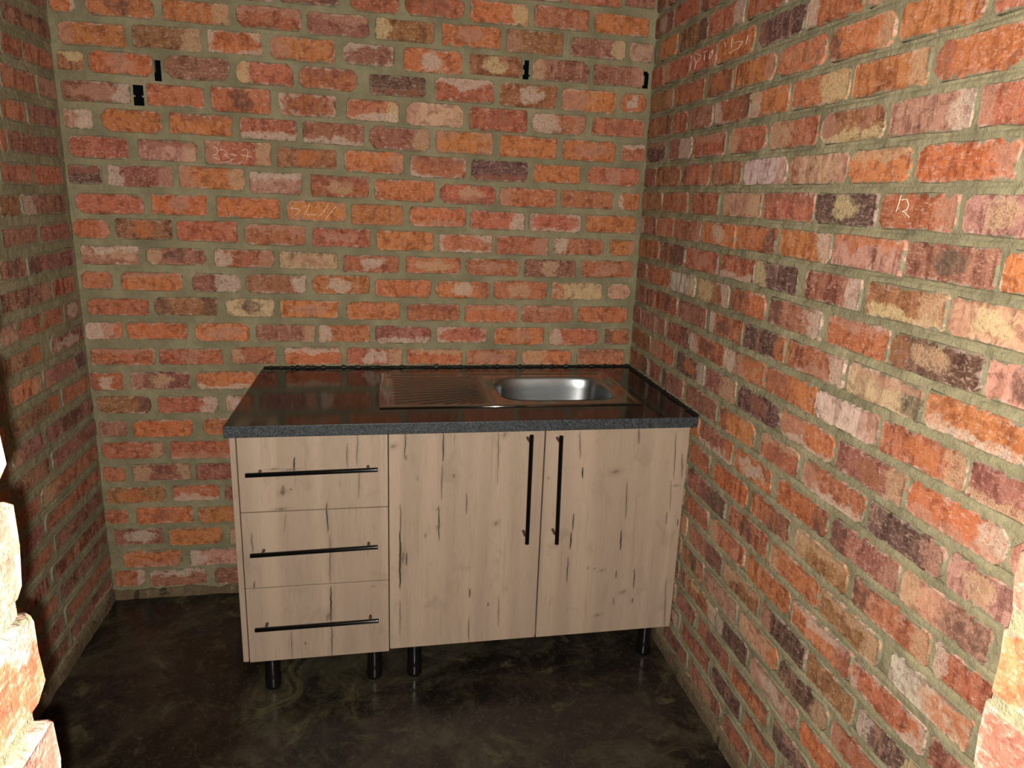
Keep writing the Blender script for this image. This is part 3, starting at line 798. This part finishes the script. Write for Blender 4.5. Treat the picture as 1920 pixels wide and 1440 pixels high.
def carcass(x0, x1, parent, left_end_to_front):
    t = .016
    panel('side_panel', (x0, YF if left_end_to_front else -.6025, ZB), (x0+t, -.03, ZT), WOOD, parent)
    panel('side_panel', (x1-t, -.6025, ZB), (x1, -.03, ZT), WOOD, parent)
    panel('bottom_panel', (x0+t+.0005, -.6025, ZB+.002), (x1-t-.0005, -.03, ZB+.018), WOOD, parent)
    panel('back_panel', (x0+t+.0005, -.0385, ZB+.019), (x1-t-.0005, -.0325, ZT), DARK, parent)
    panel('front_rail', (x0+t+.0005, -.6025, ZT-.016), (x1-t-.0005, -.54, ZT), WOOD, parent)

drawers = tag(empty('drawer_cabinet', (.79, -.32, 0)),
    'light oak drawer cabinet with three drawers and long horizontal black handles', 'cabinet')
carcass(.5735, 1.0075, drawers, True)
HND = [(.617, .979, .7405, .745, .652, .951), (.617, .977, .4925, .499, .650, .950), (.618, .977, .249, .2505, .648, .952)]
ZD = [(.6150, ZT-.003), (.3705, .6120), (ZB-.003, .3675)]
for (z0, z1), (xa, xb, za, zb, p0, p1) in zip(ZD, HND):
    d = panel('drawer_front', (.5925, YF, z0), (1.0080, YF+.016, z1), WOODS['drawer'], drawers)
    zz = lambda x: za + (zb-za)*(x-xa)/(xb-xa)
    handle((xa, YF-.030, za), (xb, YF-.030, zb), [(p0, 0, zz(p0)), (p1, 0, zz(p1))], d, 'x')
for x, y in ((.650, -.580), (.962, -.575), (.650, -.09), (.962, -.09)): foot(x, y, drawers)

sinkcab = tag(empty('sink_cabinet', (1.48, -.32, 0)),
    'light oak double-door sink cabinet with two tall vertical black handles', 'cabinet')
carcass(1.0105, 1.9440, sinkcab, False)
d1 = panel('door', (1.0110, YF, ZB+.005), (1.4770, YF+.016, ZT-.001), WOODS['left'], sinkcab)
d2 = panel('door', (1.4815, YF, ZB+.004), (1.9490, YF+.016, ZT-.001), WOODS['right'], sinkcab)
handle((1.4295, YF-.030, .839), (1.4305, YF-.030, .482), [(1.4235, 0, .821), (1.4235, 0, .512)], d1, 'z')
handle((1.5210, YF-.030, .834), (1.5260, YF-.030, .476), [(1.5160, 0, .818), (1.5180, 0, .512)], d2, 'z')
for x, y in ((1.089, -.579), (1.880, -.576), (1.089, -.09), (1.880, -.09)): foot(x, y, sinkcab)

# worktop with the cut-out for the sink
SX0, SX1, SY0, SY1 = .984, 1.822, -.524, -.106
WX0, WX1, WY0, WY1, WZ0, WZ1 = .5700, 1.9500, -.6650, -.0040, .8565, .8905
wt = empty('kitchen_worktop', (1.26, -.33, WZ0))
tag(wt, 'polished black worktop with speckled grey front edge, on the oak cabinets', 'worktop')
def ring_slab():
    bm = bmesh.new()
    hx0, hx1, hy0, hy1 = SX0+.02, SX1-.02, SY0+.02, SY1-.02
    outer = [(WX0, WY0), (WX1, WY0), (WX1, WY1), (WX0, WY1)]
    inner = [(hx0, hy0), (hx1, hy0), (hx1, hy1), (hx0, hy1)]
    V = {}
    for zi, z in enumerate((WZ0, WZ1)):
        V[zi] = ([bm.verts.new((x, y, z)) for x, y in outer], [bm.verts.new((x, y, z)) for x, y in inner])
    for i in range(4):
        j = (i+1) % 4
        bm.faces.new((V[1][0][i], V[1][0][j], V[1][1][j], V[1][1][i]))
        bm.faces.new((V[0][0][j], V[0][0][i], V[0][1][i], V[0][1][j]))
        bm.faces.new((V[0][0][i], V[0][0][j], V[1][0][j], V[1][0][i]))
        bm.faces.new((V[0][1][j], V[0][1][i], V[1][1][i], V[1][1][j]))
    es = [e for e in bm.edges if all(v in V[1][0]+V[0][0] for v in e.verts)]
    bmesh.ops.bevel(bm, geom=es, offset=.0018, segments=2, affect='EDGES', profile=.5)
    return from_bm('slab', bm)
sl = link('slab', ring_slab(), STONE); attach(sl, wt)
# jagged black strip along the two walls
def sealant(path, outv, seed):
    R = random.Random(seed); verts, faces = [], []
    a, b = Vector(path[0]), Vector(path[1]); n = 220; outv = Vector(outv)
    for i in range(n+1):
        p = a.lerp(b, i/n)
        w = .006 + .003*noise.noise(Vector((i*.25, seed, 0))) + R.uniform(0, .002)
        h = .0052 + max(0, .012*noise.noise(Vector((i*.35, seed, 4)))) + R.uniform(0, .0018)
        verts += [p+outv*w+Vector((0, 0, -.0003)), p+outv*w*.6+Vector((0, 0, h*.6)), p+Vector((0, 0, h)), p+Vector((0, 0, -.002))]
    for i in range(n):
        for k in range(3):
            q = i*4+k; faces.append((q, q+1, q+5, q+4))
    o = link('sealant', mesh('sealant', [tuple(v) for v in verts], faces), SEAL); attach(o, wt)
    o['label'] = 'ragged black sealant bead'
sealant(((WX0+.004, -.0015, WZ1), (ROOM_X-.002, -.0015, WZ1)), (0, -1, 0), 2)
sealant(((ROOM_X-.0015, -.006, WZ1), (ROOM_X-.0015, WY0+.004, WZ1)), (-1, 0, 0), 4)

# ------------------------------------------------------------------ inset sink: pressed steel sheet with drainer, and the bowl
BX, BY, BRX, BRY, BDEP = 1.567, -.328, .200, .152, .150
def superr(ang, rx, ry, e):
    c, s = math.cos(ang), math.sin(ang)
    return (abs(c)**(2/e))*rx*(1 if c >= 0 else -1), (abs(s)**(2/e))*ry*(1 if s >= 0 else -1)
def sheet_height(x, y):
    """pressed relief of the flange, relative to its flat level"""
    d = min(x-SX0, SX1-x, y-SY0, SY1-y)
    z = WZ1 + .0040
    # raised rim, then a step down to the tray
    def st(a, b, t): t = max(0, min(1, (t-a)/(b-a))); return t*t*(3-2*t)
    z += .0012*(1-st(.012, .020, d))
    # recessed tray on the drainer side
    dx = min(x-(SX0+.022), 1.345-x); dy = min(y-(SY0+.022), (SY1-.050)-y)
    tray = st(0, .008, dx)*st(0, .008, dy)
    z -= .0030*tray
    # back channel (tap ledge) pressed in two lengths
    for xa, xb in ((SX0+.035, 1.262), (1.275, SX1-.035)):
        ddx = min(x-xa, xb-x); ddy = min(y-(SY1-.040), (SY1-.016)-y)
        z -= .0034*st(0, .006, ddx)*st(0, .006, ddy)
    # fan of drainer ribs: spread at the left end, drawn together towards the bowl
    if tray > 0:
        t = (x-(SX0+.035))/(1.345-(SX0+.035))
        if 0 < t < 1:
            yc = (SY0+SY1)/2-.012
            spread = 1-.62*t**1.3
            w = (y-yc)/spread + .0*t
            ph = w/.036
            rib = math.cos(2*math.pi*ph)
            z += .0046*tray*st(0, .05, t)*(1-st(.86, 1, t))*max(0, rib+.1)/1.1
    return z
def sink_sheet():
    # grid with rows snapped; the cells over the bowl are dropped and a ring ties it to the bowl lip
    nx, ny = 300, 150
    bm = bmesh.new()
    N = 96
    lip = []
    for i in range(N):
        a = 2*math.pi*i/N
        px, py = superr(a, BRX, BRY, 4.2)
        lip.append((BX+px, BY+py))
    def inside(x, y, m=0):
        return (abs(x-BX)/(BRX+m))**4.2 + (abs(y-BY)/(BRY+m))**4.2 < 1
    G = {}
    for j in range(ny+1):
        for i in range(nx+1):
            x, y = SX0+.0045+(SX1-SX0-.009)*i/nx, SY0+.0045+(SY1-SY0-.009)*j/ny
            if inside(x, y, -.0005): 
                # push onto the lip
                k = ((abs(x-BX)/BRX)**4.2 + (abs(y-BY)/BRY)**4.2)**(1/4.2)
                if k < .93: continue
                x, y = BX+(x-BX)/max(k, .01), BY+(y-BY)/max(k, .01)
            G[i, j] = bm.verts.new((x, y, sheet_height(x, y)))
    for j in range(ny):
        for i in range(nx):
            q = [G.get((i, j)), G.get((i+1, j)), G.get((i+1, j+1)), G.get((i, j+1))]
            if all(q):
                cx = sum(v.co.x for v in q)/4; cy = sum(v.co.y for v in q)/4
                if inside(cx, cy, -.001): continue
                bm.faces.new(q)
    # rolled rim round the sheet, down to the worktop
    lo = []
    for q in range(8):
        a = math.pi/2*q/7
        ins = .0045*(1-math.sin(a)); zz = WZ1 + .0003 + .0049*math.cos(a)
        lo.append([bm.verts.new(c) for c in ((SX0+ins, SY0+ins, zz), (SX1-ins, SY0+ins, zz), (SX1-ins, SY1-ins, zz), (SX0+ins, SY1-ins, zz))])
    rim_faces = []
    for q in range(7):
        for i in range(4):
            bm.faces.new((lo[q+1][i], lo[q+1][(i+1) % 4], lo[q][(i+1) % 4], lo[q][i]))
    me = from_bm('drainer', bm, True)
    return me
def bowl_mesh():
    bm = bmesh.new(); N = 112
    zl = WZ1+.0040
    prof = [(0.0, .0006, 4.2), (.0015, -.0006, 4.2), (.004, -.003, 4.2), (.007, -.010, 4.1), (.010, -.04, 4.0), (.013, -.08, 3.9), (.017, -.108, 3.8), (.024, -.126, 3.6), (.035, -.138, 3.4), (.052, -.146, 3.0), (.08, -.1495, 2.8), (.115, -.151, 2.4), (.128, -.152, 2.1)]
    rings = []
    for ins, dz, e in prof:
        ring = []
        for i in range(N):
            a = 2*math.pi*i/N
            px, py = superr(a, BRX+.0010-ins, BRY+.0010-ins, e)
            ring.append(bm.verts.new((BX+px, BY+py, zl+dz)))
        rings.append(ring)
    for k in range(len(rings)-1):
        for i in range(N):
            j = (i+1) % N
            bm.faces.new((rings[k][i], rings[k][j], rings[k+1][j], rings[k+1][i]))
    bm.faces.new(rings[-1])
    return from_bm('bowl', bm, True)
sink = tag(empty('kitchen_sink', (1.403, -.315, WZ1)),
    'stainless steel inset sink with ribbed drainer left and deep bowl right, in the black worktop', 'sink')
o = link('drainer', sink_sheet(), STEEL); attach(o, sink)
o = link('bowl', bowl_mesh(), BOWL); attach(o, sink)
bm = bmesh.new()
add_tube(bm, (BX, BY, WZ1-.1485), (BX, BY, WZ1-.1455), .040, .036, n=32, bev=.001)
add_tube(bm, (BX, BY, WZ1-.1460), (BX, BY, WZ1-.1440), .012, .010, n=20)
o = link('waste_outlet', from_bm('waste_outlet', bm, True), STEEL); attach(o, sink)
